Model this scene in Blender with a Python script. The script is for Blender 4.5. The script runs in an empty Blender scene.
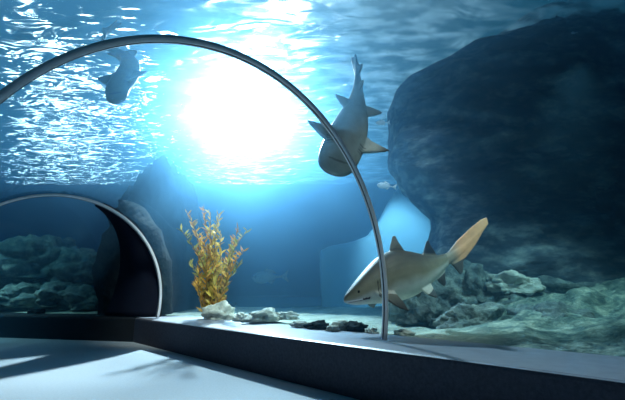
import bpy, bmesh, math, random
from mathutils import Vector, Matrix, noise
random.seed(7)
C = bpy.context.scene.collection
sc = bpy.context.scene

# ------------------------------------------------------------------ camera
F = 420.0
CAMZ = 1.05
PITCH = math.atan(92.0 / F)
cp, sp = math.cos(PITCH), math.sin(PITCH)

def ray(px, py):
    u = (px - 312.5) / F
    v = (200 - py) / F
    return Vector((u, cp - v * sp, sp + v * cp))

def at_z(px, py, z):
    d = ray(px, py)
    return Vector((0, 0, CAMZ)) + d * ((z - CAMZ) / d.z)

def at_y(px, py, y):
    d = ray(px, py)
    return Vector((0, 0, CAMZ)) + d * (y / d.y)

cam_d = bpy.data.cameras.new('camera')
cam_d.sensor_width = 36.0
cam_d.sensor_fit = 'HORIZONTAL'
cam_d.lens = F / 625.0 * 36.0
cam_d.clip_start = 0.02
cam = bpy.data.objects.new('camera', cam_d)
cam.location = (0, 0, CAMZ)
cam.rotation_euler = (math.pi / 2 + PITCH, 0, 0)
C.objects.link(cam)
sc.camera = cam

# ------------------------------------------------------------------ helpers
def link(name, me, mat=None, parent=None, smooth=True):
    o = bpy.data.objects.new(name, me)
    C.objects.link(o)
    if mat is not None:
        me.materials.append(mat)
    if parent is not None:
        o.parent = parent
    if smooth:
        for p in me.polygons:
            p.use_smooth = True
    return o

def mesh(name, verts, faces, mat=None, parent=None, smooth=True):
    me = bpy.data.meshes.new(name)
    me.from_pydata([tuple(v) for v in verts], [], faces)
    me.validate()
    bm = bmesh.new(); bm.from_mesh(me)
    bmesh.ops.recalc_face_normals(bm, faces=bm.faces)
    bm.to_mesh(me); bm.free()
    return link(name, me, mat, parent, smooth)

def from_bm(name, bm, mat=None, parent=None, smooth=True):
    me = bpy.data.meshes.new(name)
    bmesh.ops.recalc_face_normals(bm, faces=bm.faces)
    bm.to_mesh(me); bm.free()
    return link(name, me, mat, parent, smooth)

def tag(o, label, cat, group=None):
    o['label'] = label
    o['category'] = cat
    if group:
        o['group'] = group
    return o

def structure(o):
    o['kind'] = 'structure'
    return o

def empty(name, loc):
    o = bpy.data.objects.new(name, None)
    o.empty_display_size = 0.1
    o.location = loc
    C.objects.link(o)
    return o

def recentre(o, base):
    """move the origin of a mesh object to base without moving its shape"""
    base = Vector(base)
    o.data.transform(Matrix.Translation(-base))
    o.location = base
    return o

# ------------------------------------------------------------------ materials
def new_mat(name):
    m = bpy.data.materials.new(name)
    m.use_nodes = True
    nt = m.node_tree
    nt.nodes.clear()
    return m, nt, nt.nodes, nt.links

def ramp(N, stops):
    r = N.new('ShaderNodeValToRGB')
    e = r.color_ramp.elements
    while len(e) > 1:
        e.remove(e[0])
    e[0].position, e[0].color = stops[0][0], (*stops[0][1], 1)
    for p, c in stops[1:]:
        k = e.new(p); k.color = (*c, 1)
    return r

def surf_mat(name, stops, scale=3.0, rough=0.85, bump=0.3, bscale=12.0, detail=8, stretch=(1, 1, 1), metallic=0.0, spec=0.3):
    m, nt, N, L = new_mat(name)
    out = N.new('ShaderNodeOutputMaterial')
    b = N.new('ShaderNodeBsdfPrincipled')
    b.inputs['Roughness'].default_value = rough
    b.inputs['Metallic'].default_value = metallic
    b.inputs['Specular IOR Level'].default_value = spec
    tc = N.new('ShaderNodeTexCoord')
    mp = N.new('ShaderNodeMapping'); mp.inputs['Scale'].default_value = stretch
    L.new(tc.outputs['Object'], mp.inputs['Vector'])
    n1 = N.new('ShaderNodeTexNoise'); n1.inputs['Scale'].default_value = scale
    n1.inputs['Detail'].default_value = detail; n1.inputs['Roughness'].default_value = 0.65
    L.new(mp.outputs['Vector'], n1.inputs['Vector'])
    r = ramp(N, stops)
    L.new(n1.outputs['Fac'], r.inputs['Fac'])
    L.new(r.outputs['Color'], b.inputs['Base Color'])
    if bump > 0:
        n2 = N.new('ShaderNodeTexNoise'); n2.inputs['Scale'].default_value = bscale
        n2.inputs['Detail'].default_value = 6
        L.new(mp.outputs['Vector'], n2.inputs['Vector'])
        bp = N.new('ShaderNodeBump'); bp.inputs['Strength'].default_value = bump
        bp.inputs['Distance'].default_value = 0.05
        L.new(n2.outputs['Fac'], bp.inputs['Height'])
        L.new(bp.outputs['Normal'], b.inputs['Normal'])
    L.new(b.outputs['BSDF'], out.inputs['Surface'])
    return m

def clear_mat(name, tint, refl, gloss_rough=0.03):
    """clear pane: transparent with a fresnel-like mirror part"""
    m, nt, N, L = new_mat(name)
    out = N.new('ShaderNodeOutputMaterial')
    t = N.new('ShaderNodeBsdfTransparent'); t.inputs['Color'].default_value = (*tint, 1)
    g = N.new('ShaderNodeBsdfGlossy'); g.inputs['Roughness'].default_value = gloss_rough
    lw = N.new('ShaderNodeLayerWeight'); lw.inputs['Blend'].default_value = 0.12
    mu = N.new('ShaderNodeMath'); mu.operation = 'MULTIPLY'; mu.inputs[1].default_value = refl
    L.new(lw.outputs['Fresnel'], mu.inputs[0])
    mx = N.new('ShaderNodeMixShader')
    L.new(mu.outputs[0], mx.inputs['Fac'])
    L.new(t.outputs[0], mx.inputs[1]); L.new(g.outputs[0], mx.inputs[2])
    L.new(mx.outputs[0], out.inputs['Surface'])
    return m

M = {}
M['curb_shade'] = surf_mat('far_curb_shaded', [(0.3, (0.014, 0.017, 0.022)), (0.7, (0.024, 0.028, 0.034))], scale=30, rough=0.9, bump=0.2, bscale=120, spec=0.1)  # darker copy of the curb carpet: the backlit shade is in the colour
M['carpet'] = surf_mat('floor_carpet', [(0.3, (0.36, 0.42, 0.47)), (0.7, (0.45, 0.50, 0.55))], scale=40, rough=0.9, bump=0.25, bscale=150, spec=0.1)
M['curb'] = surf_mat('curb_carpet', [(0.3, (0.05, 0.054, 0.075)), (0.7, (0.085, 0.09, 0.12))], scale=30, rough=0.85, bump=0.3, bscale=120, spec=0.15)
M['steel'] = surf_mat('rib_metal', [(0.3, (0.74, 0.78, 0.82)), (0.7, (0.84, 0.87, 0.90))], scale=6, rough=0.35, bump=0.0, metallic=0.0)
M['seal'] = surf_mat('rib_seal', [(0.3, (0.02, 0.03, 0.05)), (0.7, (0.03, 0.04, 0.06))], scale=6, rough=0.6, bump=0)
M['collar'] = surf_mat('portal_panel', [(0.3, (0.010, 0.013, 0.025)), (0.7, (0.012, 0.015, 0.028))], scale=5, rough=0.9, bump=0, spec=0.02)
M['sand'] = surf_mat('sand', [(0.3, (0.34, 0.38, 0.30)), (0.55, (0.50, 0.54, 0.44)), (0.75, (0.66, 0.68, 0.58))], scale=2.5, rough=0.95, bump=0.5, bscale=25, spec=0.05)
M['rock'] = surf_mat('reef_rock', [(0.3, (0.06, 0.08, 0.09)), (0.5, (0.16, 0.20, 0.19)), (0.68, (0.34, 0.40, 0.36)), (0.8, (0.55, 0.60, 0.52))], scale=4.2, rough=0.95, bump=1.0, bscale=14, spec=0.1)
M['cliff'] = surf_mat('cliff_rock', [(0.3, (0.03, 0.04, 0.06)), (0.48, (0.07, 0.09, 0.11)), (0.6, (0.20, 0.24, 0.25)), (0.75, (0.46, 0.50, 0.46))], scale=1.6, rough=0.95, bump=0.8, bscale=5, stretch=(1, 1, 2.2), spec=0.1)
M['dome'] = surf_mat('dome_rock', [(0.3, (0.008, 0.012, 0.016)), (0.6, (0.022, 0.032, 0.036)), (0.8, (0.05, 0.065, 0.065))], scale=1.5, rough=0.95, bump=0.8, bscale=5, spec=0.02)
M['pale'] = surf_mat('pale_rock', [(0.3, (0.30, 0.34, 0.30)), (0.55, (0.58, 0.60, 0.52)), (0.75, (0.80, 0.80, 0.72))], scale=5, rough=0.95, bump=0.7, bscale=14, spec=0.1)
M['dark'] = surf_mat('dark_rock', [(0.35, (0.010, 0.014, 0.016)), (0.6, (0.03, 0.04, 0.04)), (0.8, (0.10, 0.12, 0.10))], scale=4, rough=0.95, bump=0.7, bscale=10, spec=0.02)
M['tank'] = surf_mat('tank_wall', [(0.3, (0.05, 0.13, 0.30)), (0.7, (0.07, 0.16, 0.34))], scale=0.6, rough=0.9, bump=0.1, bscale=3, spec=0.1)
M['ledge'] = surf_mat('tank_ledge', [(0.3, (0.05, 0.16, 0.34)), (0.7, (0.07, 0.20, 0.40))], scale=1, rough=0.8, bump=0)
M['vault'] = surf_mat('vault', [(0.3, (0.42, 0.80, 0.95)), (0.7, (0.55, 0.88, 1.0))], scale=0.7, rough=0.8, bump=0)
M['dull'] = surf_mat('plain_wall', [(0.3, (0.03, 0.04, 0.05)), (0.7, (0.04, 0.05, 0.06))], scale=3, rough=0.9, bump=0)
M['acrylic'] = clear_mat('acrylic', (0.985, 0.992, 0.995), 0.05)

m, nt, N, L = new_mat('sea_bed')
out = N.new('ShaderNodeOutputMaterial'); b = N.new('ShaderNodeBsdfPrincipled')
b.inputs['Roughness'].default_value = 0.95; b.inputs['Specular IOR Level'].default_value = 0.05
tc = N.new('ShaderNodeTexCoord')
na = N.new('ShaderNodeTexNoise'); na.inputs['Scale'].default_value = 2.5; na.inputs['Detail'].default_value = 8; L.new(tc.outputs['Object'], na.inputs['Vector'])
ra = ramp(N, [(0.3, (0.34, 0.38, 0.30)), (0.55, (0.50, 0.54, 0.44)), (0.75, (0.66, 0.68, 0.58))]); L.new(na.outputs['Fac'], ra.inputs['Fac'])
nb = N.new('ShaderNodeTexNoise'); nb.inputs['Scale'].default_value = 4.0; nb.inputs['Detail'].default_value = 10; nb.inputs['Roughness'].default_value = 0.7; L.new(tc.outputs['Object'], nb.inputs['Vector'])
rb = ramp(N, [(0.36, (0.05, 0.08, 0.08)), (0.48, (0.14, 0.20, 0.17)), (0.58, (0.30, 0.36, 0.29)), (0.70, (0.62, 0.64, 0.52))]); L.new(nb.outputs['Fac'], rb.inputs['Fac'])
sx = N.new('ShaderNodeSeparateXYZ'); L.new(tc.outputs['Object'], sx.inputs[0])
ad = N.new('ShaderNodeMath'); ad.operation = 'MULTIPLY_ADD'; ad.inputs[1].default_value = 3.0; L.new(nb.outputs['Fac'], ad.inputs[0]); L.new(sx.outputs['X'], ad.inputs[2])
mr = N.new('ShaderNodeMapRange'); mr.inputs['From Min'].default_value = 2.6; mr.inputs['From Max'].default_value = 3.6; L.new(ad.outputs[0], mr.inputs['Value'])
mc = N.new('ShaderNodeMix'); mc.data_type = 'RGBA'; L.new(mr.outputs['Result'], mc.inputs['Factor']); L.new(ra.outputs['Color'], mc.inputs[6]); L.new(rb.outputs['Color'], mc.inputs[7])
L.new(mc.outputs[2], b.inputs['Base Color'])
nc = N.new('ShaderNodeTexNoise'); nc.inputs['Scale'].default_value = 18; nc.inputs['Detail'].default_value = 6; L.new(tc.outputs['Object'], nc.inputs['Vector'])
bp = N.new('ShaderNodeBump'); bp.inputs['Strength'].default_value = 0.8; bp.inputs['Distance'].default_value = 0.06; L.new(nc.outputs['Fac'], bp.inputs['Height']); L.new(bp.outputs['Normal'], b.inputs['Normal'])
L.new(b.outputs[0], out.inputs['Surface']); M['bed'] = m

# ------------------------------------------------------------------ tunnel shape (two fitted rings)
def ring_frame(c, azdeg):
    a = math.radians(azdeg)
    return Vector((c[0], c[1], 0)), Vector((math.cos(a), -math.sin(a), 0)), Vector((math.sin(a), math.cos(a), 0))

RINGS = [((-0.54, 3.45), -48.2, 1.01, 2.13), ((-4.61, 7.82), -46.3, 0.88, 2.01)]

def ring_pt(t, phi, dr=0.0, ds=0.0):
    """t=0 near ring, t=1 far ring (extrapolates), phi in radians from the right side"""
    (c0, a0, z0, r0), (c1, a1, z1, r1) = RINGS
    c = (c0[0] + (c1[0] - c0[0]) * t, c0[1] + (c1[1] - c0[1]) * t)
    a = a0 + (a1 - a0) * t; z = z0 + (z1 - z0) * t; r = r0 + (r1 - r0) * t + dr
    o, n, ax = ring_frame(c, a)
    p = o + n * (r * math.cos(phi)) + ax * ds
    p.z = z + r * math.sin(phi)
    return p

CH = 0.504                                   # curb height
A0 = at_z(133, 342, 0.0); B0 = at_z(360, 400, 0.0)
G1 = at_z(160, 314.5, CH); G2 = at_z(625, 358.8, CH)
dirR = (B0 - A0).normalized()                # along the curb, towards the camera side
nR = Vector((-dirR.y, dirR.x, 0))            # outwards into the tank
if nR.y < 0: nR = -nR
E0 = at_z(0, 337.5, 0.0)
dirL = (E0 - A0); dirL.z = 0; dirL.normalize()
nL = Vector((dirL.y, -dirL.x, 0))
if nL.y < 0: nL = -nL

PH0, PH1 = math.radians(-28), math.radians(209)
def phi_at(t, z):
    (c0, a0, z0, r0), (c1, a1, z1, r1) = RINGS
    zc = z0 + (z1 - z0) * t; r = r0 + (r1 - r0) * t
    return math.asin(max(-1, min(1, (z - zc) / r)))

# acrylic shell of the straight tunnel
T0, T1 = -1.15, 1.0
def shell(name, drs, t0, t1, nt, nphi, z0, caps=False):
    verts = []; faces = []
    for dr in drs:
        for i in range(nt + 1):
            t = t0 + (t1 - t0) * i / nt
            p0 = phi_at(t, z0); p1 = math.pi - p0
            for j in range(nphi + 1):
                verts.append(ring_pt(t, p0 + (p1 - p0) * j / nphi, dr))
    W = nphi + 1; S = (nt + 1) * W
    for k in range(len(drs)):
        for i in range(nt):
            for j in range(nphi):
                a = k * S + i * W + j
                faces.append((a, a + 1, a + W + 1, a + W))
    if len(drs) == 2:
        for i in range(nt):
            for j in (0, nphi):
                a = i * W + j
                faces.append((a, a + W, S + a + W, S + a))
        for i in (0, nt):
            for j in range(nphi):
                a = i * W + j
                faces.append((a, a + 1, S + a + 1, S + a))
    return verts, faces

v, f = shell('window', (-0.03, 0.03), T0, T1, 10, 64, 0.02)
structure(mesh('window_1', v, f, M['acrylic']))

# second, turned stretch of tunnel past the far rib
CF = Vector((RINGS[1][0][0], RINGS[1][0][1], 0)); RF = RINGS[1][3]; ZF = RINGS[1][2]
def seg_pt(s, phi, dr=0.0):
    p = CF + nL * ((RF + dr) * math.cos(phi)) + dirL * s
    p.z = ZF + (RF + dr) * math.sin(phi)
    return p
def seg_shell(drs, s0, s1, z0, nphi=48):
    p0 = math.asin((z0 - ZF) / RF)
    verts, faces = [], []
    ns = 6
    for dr in drs:
        for i in range(ns + 1):
            for j in range(nphi + 1):
                ph = p0 + (math.radians(150) - p0) * j / nphi
                verts.append(seg_pt(s0 + (s1 - s0) * i / ns, ph, dr))
    W = nphi + 1; S = (ns + 1) * W
    for k in range(2):
        for i in range(ns):
            for j in range(nphi):
                a = k * S + i * W + j
                faces.append((a, a + 1, a + W + 1, a + W))
    for i in range(ns):
        for j in (0, nphi):
            a = i * W + j; faces.append((a, a + W, S + a + W, S + a))
    for i in (0, ns):
        for j in range(nphi):
            a = i * W + j; faces.append((a, a + 1, S + a + 1, S + a))
    return verts, faces
v, f = seg_shell((-0.03, 0.03), 0.75, 12.0, CH - 0.05)
structure(mesh('window_2', v, f, M['acrylic']))

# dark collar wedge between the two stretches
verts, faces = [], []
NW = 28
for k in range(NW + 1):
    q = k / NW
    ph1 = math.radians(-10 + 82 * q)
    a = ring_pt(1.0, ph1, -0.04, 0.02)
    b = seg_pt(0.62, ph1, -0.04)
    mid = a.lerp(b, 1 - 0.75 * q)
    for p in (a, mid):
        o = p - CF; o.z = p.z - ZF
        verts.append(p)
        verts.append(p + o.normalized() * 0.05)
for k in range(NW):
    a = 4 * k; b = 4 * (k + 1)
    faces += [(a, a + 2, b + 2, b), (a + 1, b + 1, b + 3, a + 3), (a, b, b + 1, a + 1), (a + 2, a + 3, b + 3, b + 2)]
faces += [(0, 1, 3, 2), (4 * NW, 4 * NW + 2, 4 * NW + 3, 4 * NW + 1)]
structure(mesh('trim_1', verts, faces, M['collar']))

# ------------------------------------------------------------------ arch ribs
def band(t, p0, p1, r_in, r_out, w0, w1, n=110):
    verts, faces = [], []
    for k in range(n + 1):
        ph = p0 + (p1 - p0) * k / n
        for dr, ds in ((r_in, w0), (r_out, w0), (r_out, w1), (r_in, w1)):
            verts.append(ring_pt(t, ph, dr, ds))
    for k in range(n):
        a = 4 * k
        for q in range(4):
            faces.append((a + q, a + (q + 1) % 4, a + 4 + (q + 1) % 4, a + 4 + q))
    faces += [(0, 1, 2, 3), (4 * n, 4 * n + 3, 4 * n + 2, 4 * n + 1)]
    return verts, faces

def rib(t, wid, label):
    pz = phi_at(t, CH + 0.005); pl = math.pi - phi_at(t, 0.02)
    root = empty('arch_rib', ring_pt(t, pz))
    tag(root, label, 'arch rib', 'arch ribs of the tunnel')
    for nm, mat, ri, ro, w0, w1 in (('metal_band', M['steel'], -0.080, -0.034, -wid, wid), ('dark_seal', M['seal'], -0.084, -0.0802, -wid * 0.25, wid * 0.2)):
        v, f = band(t, pz, pl, ri, ro, w0, w1)
        o = mesh(nm, v, f, mat)
        o.data.transform(Matrix.Translation(-root.location))
        o.parent = root
        if nm == 'dark_seal': o['label'] = 'thin dark seal along the rib'
    return root
rib(0.0, 0.028, 'tall pale grey metal arch rib rising from the curb in front of the swimming sharks')
rib(1.0, 0.036, 'distant thin arch rib framing the dark turn of the tunnel at left')

# ------------------------------------------------------------------ floor and curbs
P = [A0 - dirR * 0.0 + nR * 0.3, A0 + dirR * 14 + nR * 0.3]
far = A0 + dirL * 13
floor_poly = [A0 + dirR * 15 + nR * 0.2, A0 + nR * 0.2, A0 + nL * 0.2, far + nL * 0.2, far - nL * 4.5, CF - nL * 2.3 + Vector((-2.2, 0, 0)), A0 + dirR * 15 - nR * 4.3]
vv = [Vector((p.x, p.y, 0)) for p in floor_poly] + [Vector((p.x, p.y, -0.3)) for p in floor_poly]
n = len(floor_poly)
ff = [tuple(range(n)), tuple(range(2 * n - 1, n - 1, -1))] + [(i, (i + 1) % n, n + (i + 1) % n, n + i) for i in range(n)]
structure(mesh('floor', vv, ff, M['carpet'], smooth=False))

def prism(name, path, prof_dirs, prof, mat):
    """sweep a closed profile (offset, z) along a path of points with outward directions"""
    verts, faces = [], []
    m = len(prof)
    for p, d in zip(path, prof_dirs):
        for off, z in prof:
            q = p + d * off
            verts.append(Vector((q.x, q.y, z)))
    for i in range(len(path) - 1):
        for j in range(m):
            a = i * m + j; b = i * m + (j + 1) % m
            faces.append((a, b, b + m, a + m))
    faces += [tuple(range(m)), tuple(range((len(path) - 1) * m, len(path) * m))]
    o = mesh(name, verts, faces, mat, smooth=False)
    return structure(o)

# width of the curb top = distance from its front edge to the glass line
wR = (G2 - A0).dot(nR)
wR1 = (G1 - A0).dot(nR)
prof = [(0, -0.2), (0, CH - 0.035), (0.012, CH - 0.012), (0.04, CH), (wR + 0.12, CH), (wR + 0.12, -0.2)]
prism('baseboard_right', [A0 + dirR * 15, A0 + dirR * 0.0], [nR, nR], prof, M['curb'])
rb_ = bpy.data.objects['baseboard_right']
M['ledgetop'] = surf_mat('curb_top', [(0.3, (0.20, 0.21, 0.25)), (0.7, (0.28, 0.29, 0.34))], scale=8, rough=0.38, bump=0.15, bscale=60, spec=0.5)  # smoother top; its lighter colour carries the light falling on it
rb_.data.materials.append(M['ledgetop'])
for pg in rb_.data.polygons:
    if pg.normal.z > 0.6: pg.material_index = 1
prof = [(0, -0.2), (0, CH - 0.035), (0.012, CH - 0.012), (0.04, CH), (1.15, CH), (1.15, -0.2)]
prism('baseboard_left', [A0 - dirL * 0.02, A0 + dirL * 13], [nL, nL], prof, M['curb_shade'])

# ------------------------------------------------------------------ seabed outside the glass
GP = A0 + nR * (wR + 0.06)
HB = CH - 0.04
def bed_z(x, y, v):
    h = 0.10 * noise.fractal(Vector((x * 0.5, y * 0.5, 3.3)), 0.9, 2.0, 4) + 0.035 * noise.noise(Vector((x * 3, y * 3, 0)))
    z = HB + 0.01 + h * min(1.0, v / 0.8) + 0.02
    # the ground climbs towards the cliff on the right
    k = max(0.0, min(1.0, (x - 1.6) / 3.2)) * max(0.0, min(1.0, v / 2.5))
    z += 0.75 * k * k * (3 - 2 * k) * (0.8 + 0.5 * noise.noise(Vector((x * 0.8, y * 0.8, 9))))
    e = min(1.0, v / 0.5)
    z += e * k * (0.20 * noise.fractal(Vector((x * 1.6, y * 1.6, 1.0)), 0.8, 2.1, 6) + 0.16 * (0.45 - abs(noise.noise(Vector((x * 2.6, y * 2.6, 4.0))))))
    z += e * k * 0.03 * noise.noise(Vector((x * 9, y * 9, 2)))
    return z
path, dirs = [], []
for k in range(260):
    path.append(GP + dirR * (12 - 12 * k / 260)); dirs.append(nR)
for k in range(13):
    q = k / 12
    base = (GP).lerp(A0 + nL * 1.10, q)
    path.append(base); dirs.append((nR * (1 - q) + nL * q).normalized())
for k in range(1, 50):
    path.append(A0 + nL * 1.10 + dirL * 13 * k / 50); dirs.append(nL)
NV = 150
verts, faces = [], []
for p, d in zip(path, dirs):
    for j in range(NV + 1):
        vv = 15.0 * (j / NV) ** 1.6
        q = p + d * vv
        verts.append(Vector((q.x, q.y, bed_z(q.x, q.y, vv))))
for i in range(len(path) - 1):
    for j in range(NV):
        a = i * (NV + 1) + j
        faces.append((a, a + 1, a + NV + 2, a + NV + 1))
seabed = structure(mesh('trim_2', verts, faces, M['bed']))
seabed.name = 'seabed'

# ------------------------------------------------------------------ tank walls
X0, X1, Y0, Y1, ZW = -21.0, 14.0, -6.0, 23.5, 7.0
def box(name, lo, hi, mat, parent=None):
    bm = bmesh.new()
    bmesh.ops.create_cube(bm, size=1)
    for vtx in bm.verts:
        vtx.co = Vector([lo[i] if vtx.co[i] < 0 else hi[i] for i in range(3)])
    return from_bm(name, bm, mat, parent, smooth=False)
structure(box('wall_far', (X0 - 0.3, Y1, -0.5), (X1 + 0.3, Y1 + 0.3, ZW + 0.6), M['tank']))
structure(box('wall_left', (X0 - 0.3, Y0, -0.5), (X0, Y1, ZW + 0.6), M['tank']))
structure(box('wall_right', (X1, Y0, -0.5), (X1 + 0.3, Y1, ZW + 0.6), M['tank']))
structure(box('wall_near', (X0 - 0.3, Y0 - 0.3, -0.5), (X1 + 0.3, Y0, ZW + 0.6), M['dull']))

# low blue step at the back of the tank
p0 = at_y(238, 297, 16.5); p1 = at_y(420, 294, 16.5)
structure(box('trim_3', (p0.x, 16.2, 0.2), (9.0, Y1 + 0.1, p0.z), M['ledge']))

# ------------------------------------------------------------------ water
TUBE_T0 = T0 + 0.001
vO = [Vector((x, y, z)) for z in (-0.4, ZW - 0.12) for x in (X0 + 0.02, X1 - 0.02) for y in (Y0 + 0.02, Y1 - 0.02)]
fO = [(0, 1, 3, 2), (4, 6, 7, 5), (0, 4, 5, 1), (2, 3, 7, 6), (0, 2, 6, 4), (1, 5, 7, 3)]
wv, wf = shell('w', (0.04,), T0, 1.0, 10, 64, 0.02)
W = 65
ringA = list(range(0, W)); ringB = list(range(10 * W, 11 * W))
wf += [tuple(ringA), tuple(ringB)]
# close the bottom of the tube
for i in range(10):
    wf.append((i * W, (i + 1) * W, (i + 1) * W + W - 1, i * W + W - 1))
def bm_of(vs, fs, flip):
    bm = bmesh.new()
    bv = [bm.verts.new(v) for v in vs]
    for q in fs: bm.faces.new([bv[i] for i in q])
    bmesh.ops.recalc_face_normals(bm, faces=bm.faces)
    if flip: bmesh.ops.reverse_faces(bm, faces=bm.faces)
    return bm
bmA = bm_of(vO, fO, False); bmB = bm_of(wv, wf, True)
me = bpy.data.meshes.new('tank_water')
bmA.to_mesh(me); bmA.free()
tmp = bpy.data.meshes.new('tmp'); bmB.to_mesh(tmp); bmB.free()
bm = bmesh.new(); bm.from_mesh(me); bm.from_mesh(tmp); bm.to_mesh(me); bm.free()
bpy.data.meshes.remove(tmp)

SCAT, ABSO = 0.047, 0.10
m, nt, N, L = new_mat('tank_water')
out = N.new('ShaderNodeOutputMaterial')
tr = N.new('ShaderNodeBsdfTransparent')
L.new(tr.outputs[0], out.inputs['Surface'])
vs = N.new('ShaderNodeVolumeScatter'); vs.inputs['Color'].default_value = (0.24, 0.62, 1.0, 1)
vs.inputs['Density'].default_value = SCAT; vs.inputs['Anisotropy'].default_value = 0.88
va = N.new('ShaderNodeVolumeAbsorption'); va.inputs['Color'].default_value = (0.0, 0.57, 0.90, 1)
va.inputs['Density'].default_value = ABSO
ad = N.new('ShaderNodeAddShader')
L.new(vs.outputs[0], ad.inputs[0]); L.new(va.outputs[0], ad.inputs[1]); L.new(ad.outputs[0], out.inputs['Volume'])
M['water'] = m
wo = bpy.data.objects.new('tank_water', me); C.objects.link(wo); me.materials.append(m)
structure(wo)

# the rippled surface seen from below
m, nt, N, L = new_mat('water_surface')
out = N.new('ShaderNodeOutputMaterial')
tc = N.new('ShaderNodeTexCoord')
mp = N.new('ShaderNodeMapping'); mp.inputs['Rotation'].default_value = (0, 0, math.radians(12)); mp.inputs['Scale'].default_value = (0.75, 1.5, 1)
L.new(tc.outputs['Object'], mp.inputs['Vector'])
n1 = N.new('ShaderNodeTexNoise'); n1.inputs['Scale'].default_value = 1.5; n1.inputs['Detail'].default_value = 1.5; n1.inputs['Distortion'].default_value = 0.6
L.new(mp.outputs['Vector'], n1.inputs['Vector'])
bp = N.new('ShaderNodeBump'); bp.inputs['Strength'].default_value = 1.0; bp.inputs['Distance'].default_value = 0.11
L.new(n1.outputs['Fac'], bp.inputs['Height'])
rf = N.new('ShaderNodeBsdfRefraction'); rf.inputs['IOR'].default_value = 1.33; rf.inputs['Roughness'].default_value = 0.0
L.new(bp.outputs['Normal'], rf.inputs['Normal'])
tr = N.new('ShaderNodeBsdfTransparent')
n2 = N.new('ShaderNodeTexNoise'); n2.inputs['Scale'].default_value = 1.9; n2.inputs['Detail'].default_value = 2
L.new(mp.outputs['Vector'], n2.inputs['Vector'])
mr = N.new('ShaderNodeMapRange'); mr.inputs['From Min'].default_value = 0.38; mr.inputs['From Max'].default_value = 0.62
mr.inputs['To Min'].default_value = 0.85; mr.inputs['To Max'].default_value = 0.12  # patchy transmission put in to break lamp light into shafts and floor dapple
L.new(n2.outputs['Fac'], mr.inputs['Value'])
mx = N.new('ShaderNodeMixShader')
L.new(mr.outputs['Result'], mx.inputs['Fac'])
L.new(tr.outputs[0], mx.inputs[1]); L.new(rf.outputs[0], mx.inputs[2])
L.new(mx.outputs[0], out.inputs['Surface'])
verts, faces = [], []
NX, NY = 120, 100
for i in range(NX + 1):
    for j in range(NY + 1):
        x = X0 + (X1 - X0) * i / NX; y = Y0 + (Y1 - Y0) * j / NY
        verts.append((x, y, ZW + 0.05 * noise.noise(Vector((x * 0.9, y * 1.3, 0)))))
for i in range(NX):
    for j in range(NY):
        a = i * (NY + 1) + j
        faces.append((a, a + 1, a + NY + 2, a + NY + 1))      # normals down: entering from below
me = bpy.data.meshes.new('water_surface'); me.from_pydata(verts, [], faces)
wso = link('water_surface', me, m)
structure(wso)

# ------------------------------------------------------------------ rocks
def rock_bm(size, seed, sub=4, rough=0.35, freq=1.1, flat=0.35):
    bm = bmesh.new()
    bmesh.ops.create_icosphere(bm, subdivisions=sub, radius=1)
    off = Vector((seed * 7.13, seed * 3.7, seed * 1.9))
    for vt in bm.verts:
        d = vt.co.normalized()
        n = noise.fractal(d * freq + off, 0.85, 2.1, 6)
        r = 1 + rough * n + 0.25 * rough * (abs(noise.noise(d * 4.5 + off)) - 0.3)
        q = d * r
        q = Vector((q.x * size[0], q.y * size[1], q.z * size[2]))
        if q.z < -flat * size[2]: q.z = -flat * size[2] + (q.z + flat * size[2]) * 0.15
        vt.co = q
    return bm

def rock(px, py, y, size, mat, label, seed, cat='rock', group=None, name='rock', sub=4, rough=0.35, freq=1.1, rz=0.0):
    """px, py: picture point of the rock's middle, y: distance"""
    p = at_y(px, py, y)
    o = from_bm(name, rock_bm(size, seed, sub, rough, freq), mat)
    o.location = p; o.rotation_euler = (0, 0, rz)
    return tag(o, label, cat, group)

# the big cliff on the right: per-height left edge, rounded section
YC = 9.8
edge = [(330, 3.5), (400, 335), (408, 300), (418, 270), (434, 245), (439, 226), (436, 212), (420, 196), (404, 178), (392, 160), (390, 148), (394, 128), (392, 108), (402, 88), (432, 72), (470, 56), (500, 36), (520, 16), (548, -8), (570, -30)]
lv = [at_y(px, py, YC) for px, py in edge[1:]]
lv = [(p.z, p.x) for p in lv]
def left_x(z):
    if z <= lv[0][0]: return lv[0][1]
    for (za, xa), (zb, xb) in zip(lv, lv[1:]):
        if za <= z <= zb: return xa + (xb - xa) * (z - za) / (zb - za)
    return lv[-1][1]
verts, faces = [], []
NZ, NT = 130, 170
ztop = 7.8
for i in range(NZ + 1):
    z = 0.1 + (ztop - 0.1) * i / NZ
    xl = left_x(z)
    rx = (12.5 - xl) / 2; xc = xl + rx
    ry = 1.9 + 0.35 * math.sin(z * 1.3)
    for j in range(NT):
        a = 2 * math.pi * j / NT
        ca, sa = math.cos(a), math.sin(a)
        e = 0.62
        x = xc - rx * math.copysign(abs(ca) ** e, ca); y = YC + 0.4 - ry * math.copysign(abs(sa) ** e, sa)
        q = Vector((x, y, z))
        n = noise.fractal(Vector((x * 0.9, y * 0.9, z * 1.5)), 0.9, 2.1, 6)
        st = 0.10 * math.sin(z * 9 + 3 * noise.noise(Vector((x * 0.7, y * 0.7, z * 0.5))))
        dvec = Vector((-ca * 0.35, -sa, 0))
        q += dvec * (0.30 * n + st * 0.5)
        q.z += 0.12 * noise.noise(Vector((x * 1.3, y, z * 1.3 + 8)))
        verts.append(q)
for i in range(NZ):
    for j in range(NT):
        a = i * NT + j; b = i * NT + (j + 1) % NT
        faces.append((a, b, b + NT, a + NT))
faces += [tuple(range(NT)), tuple(range(NZ * NT, (NZ + 1) * NT))]
cl = mesh('cliff', verts, faces, M['cliff'])
recentre(cl, (7, YC, 0.4))
tag(cl, 'huge dark blue overhanging rock cliff filling the right side of the tank', 'cliff')

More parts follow.
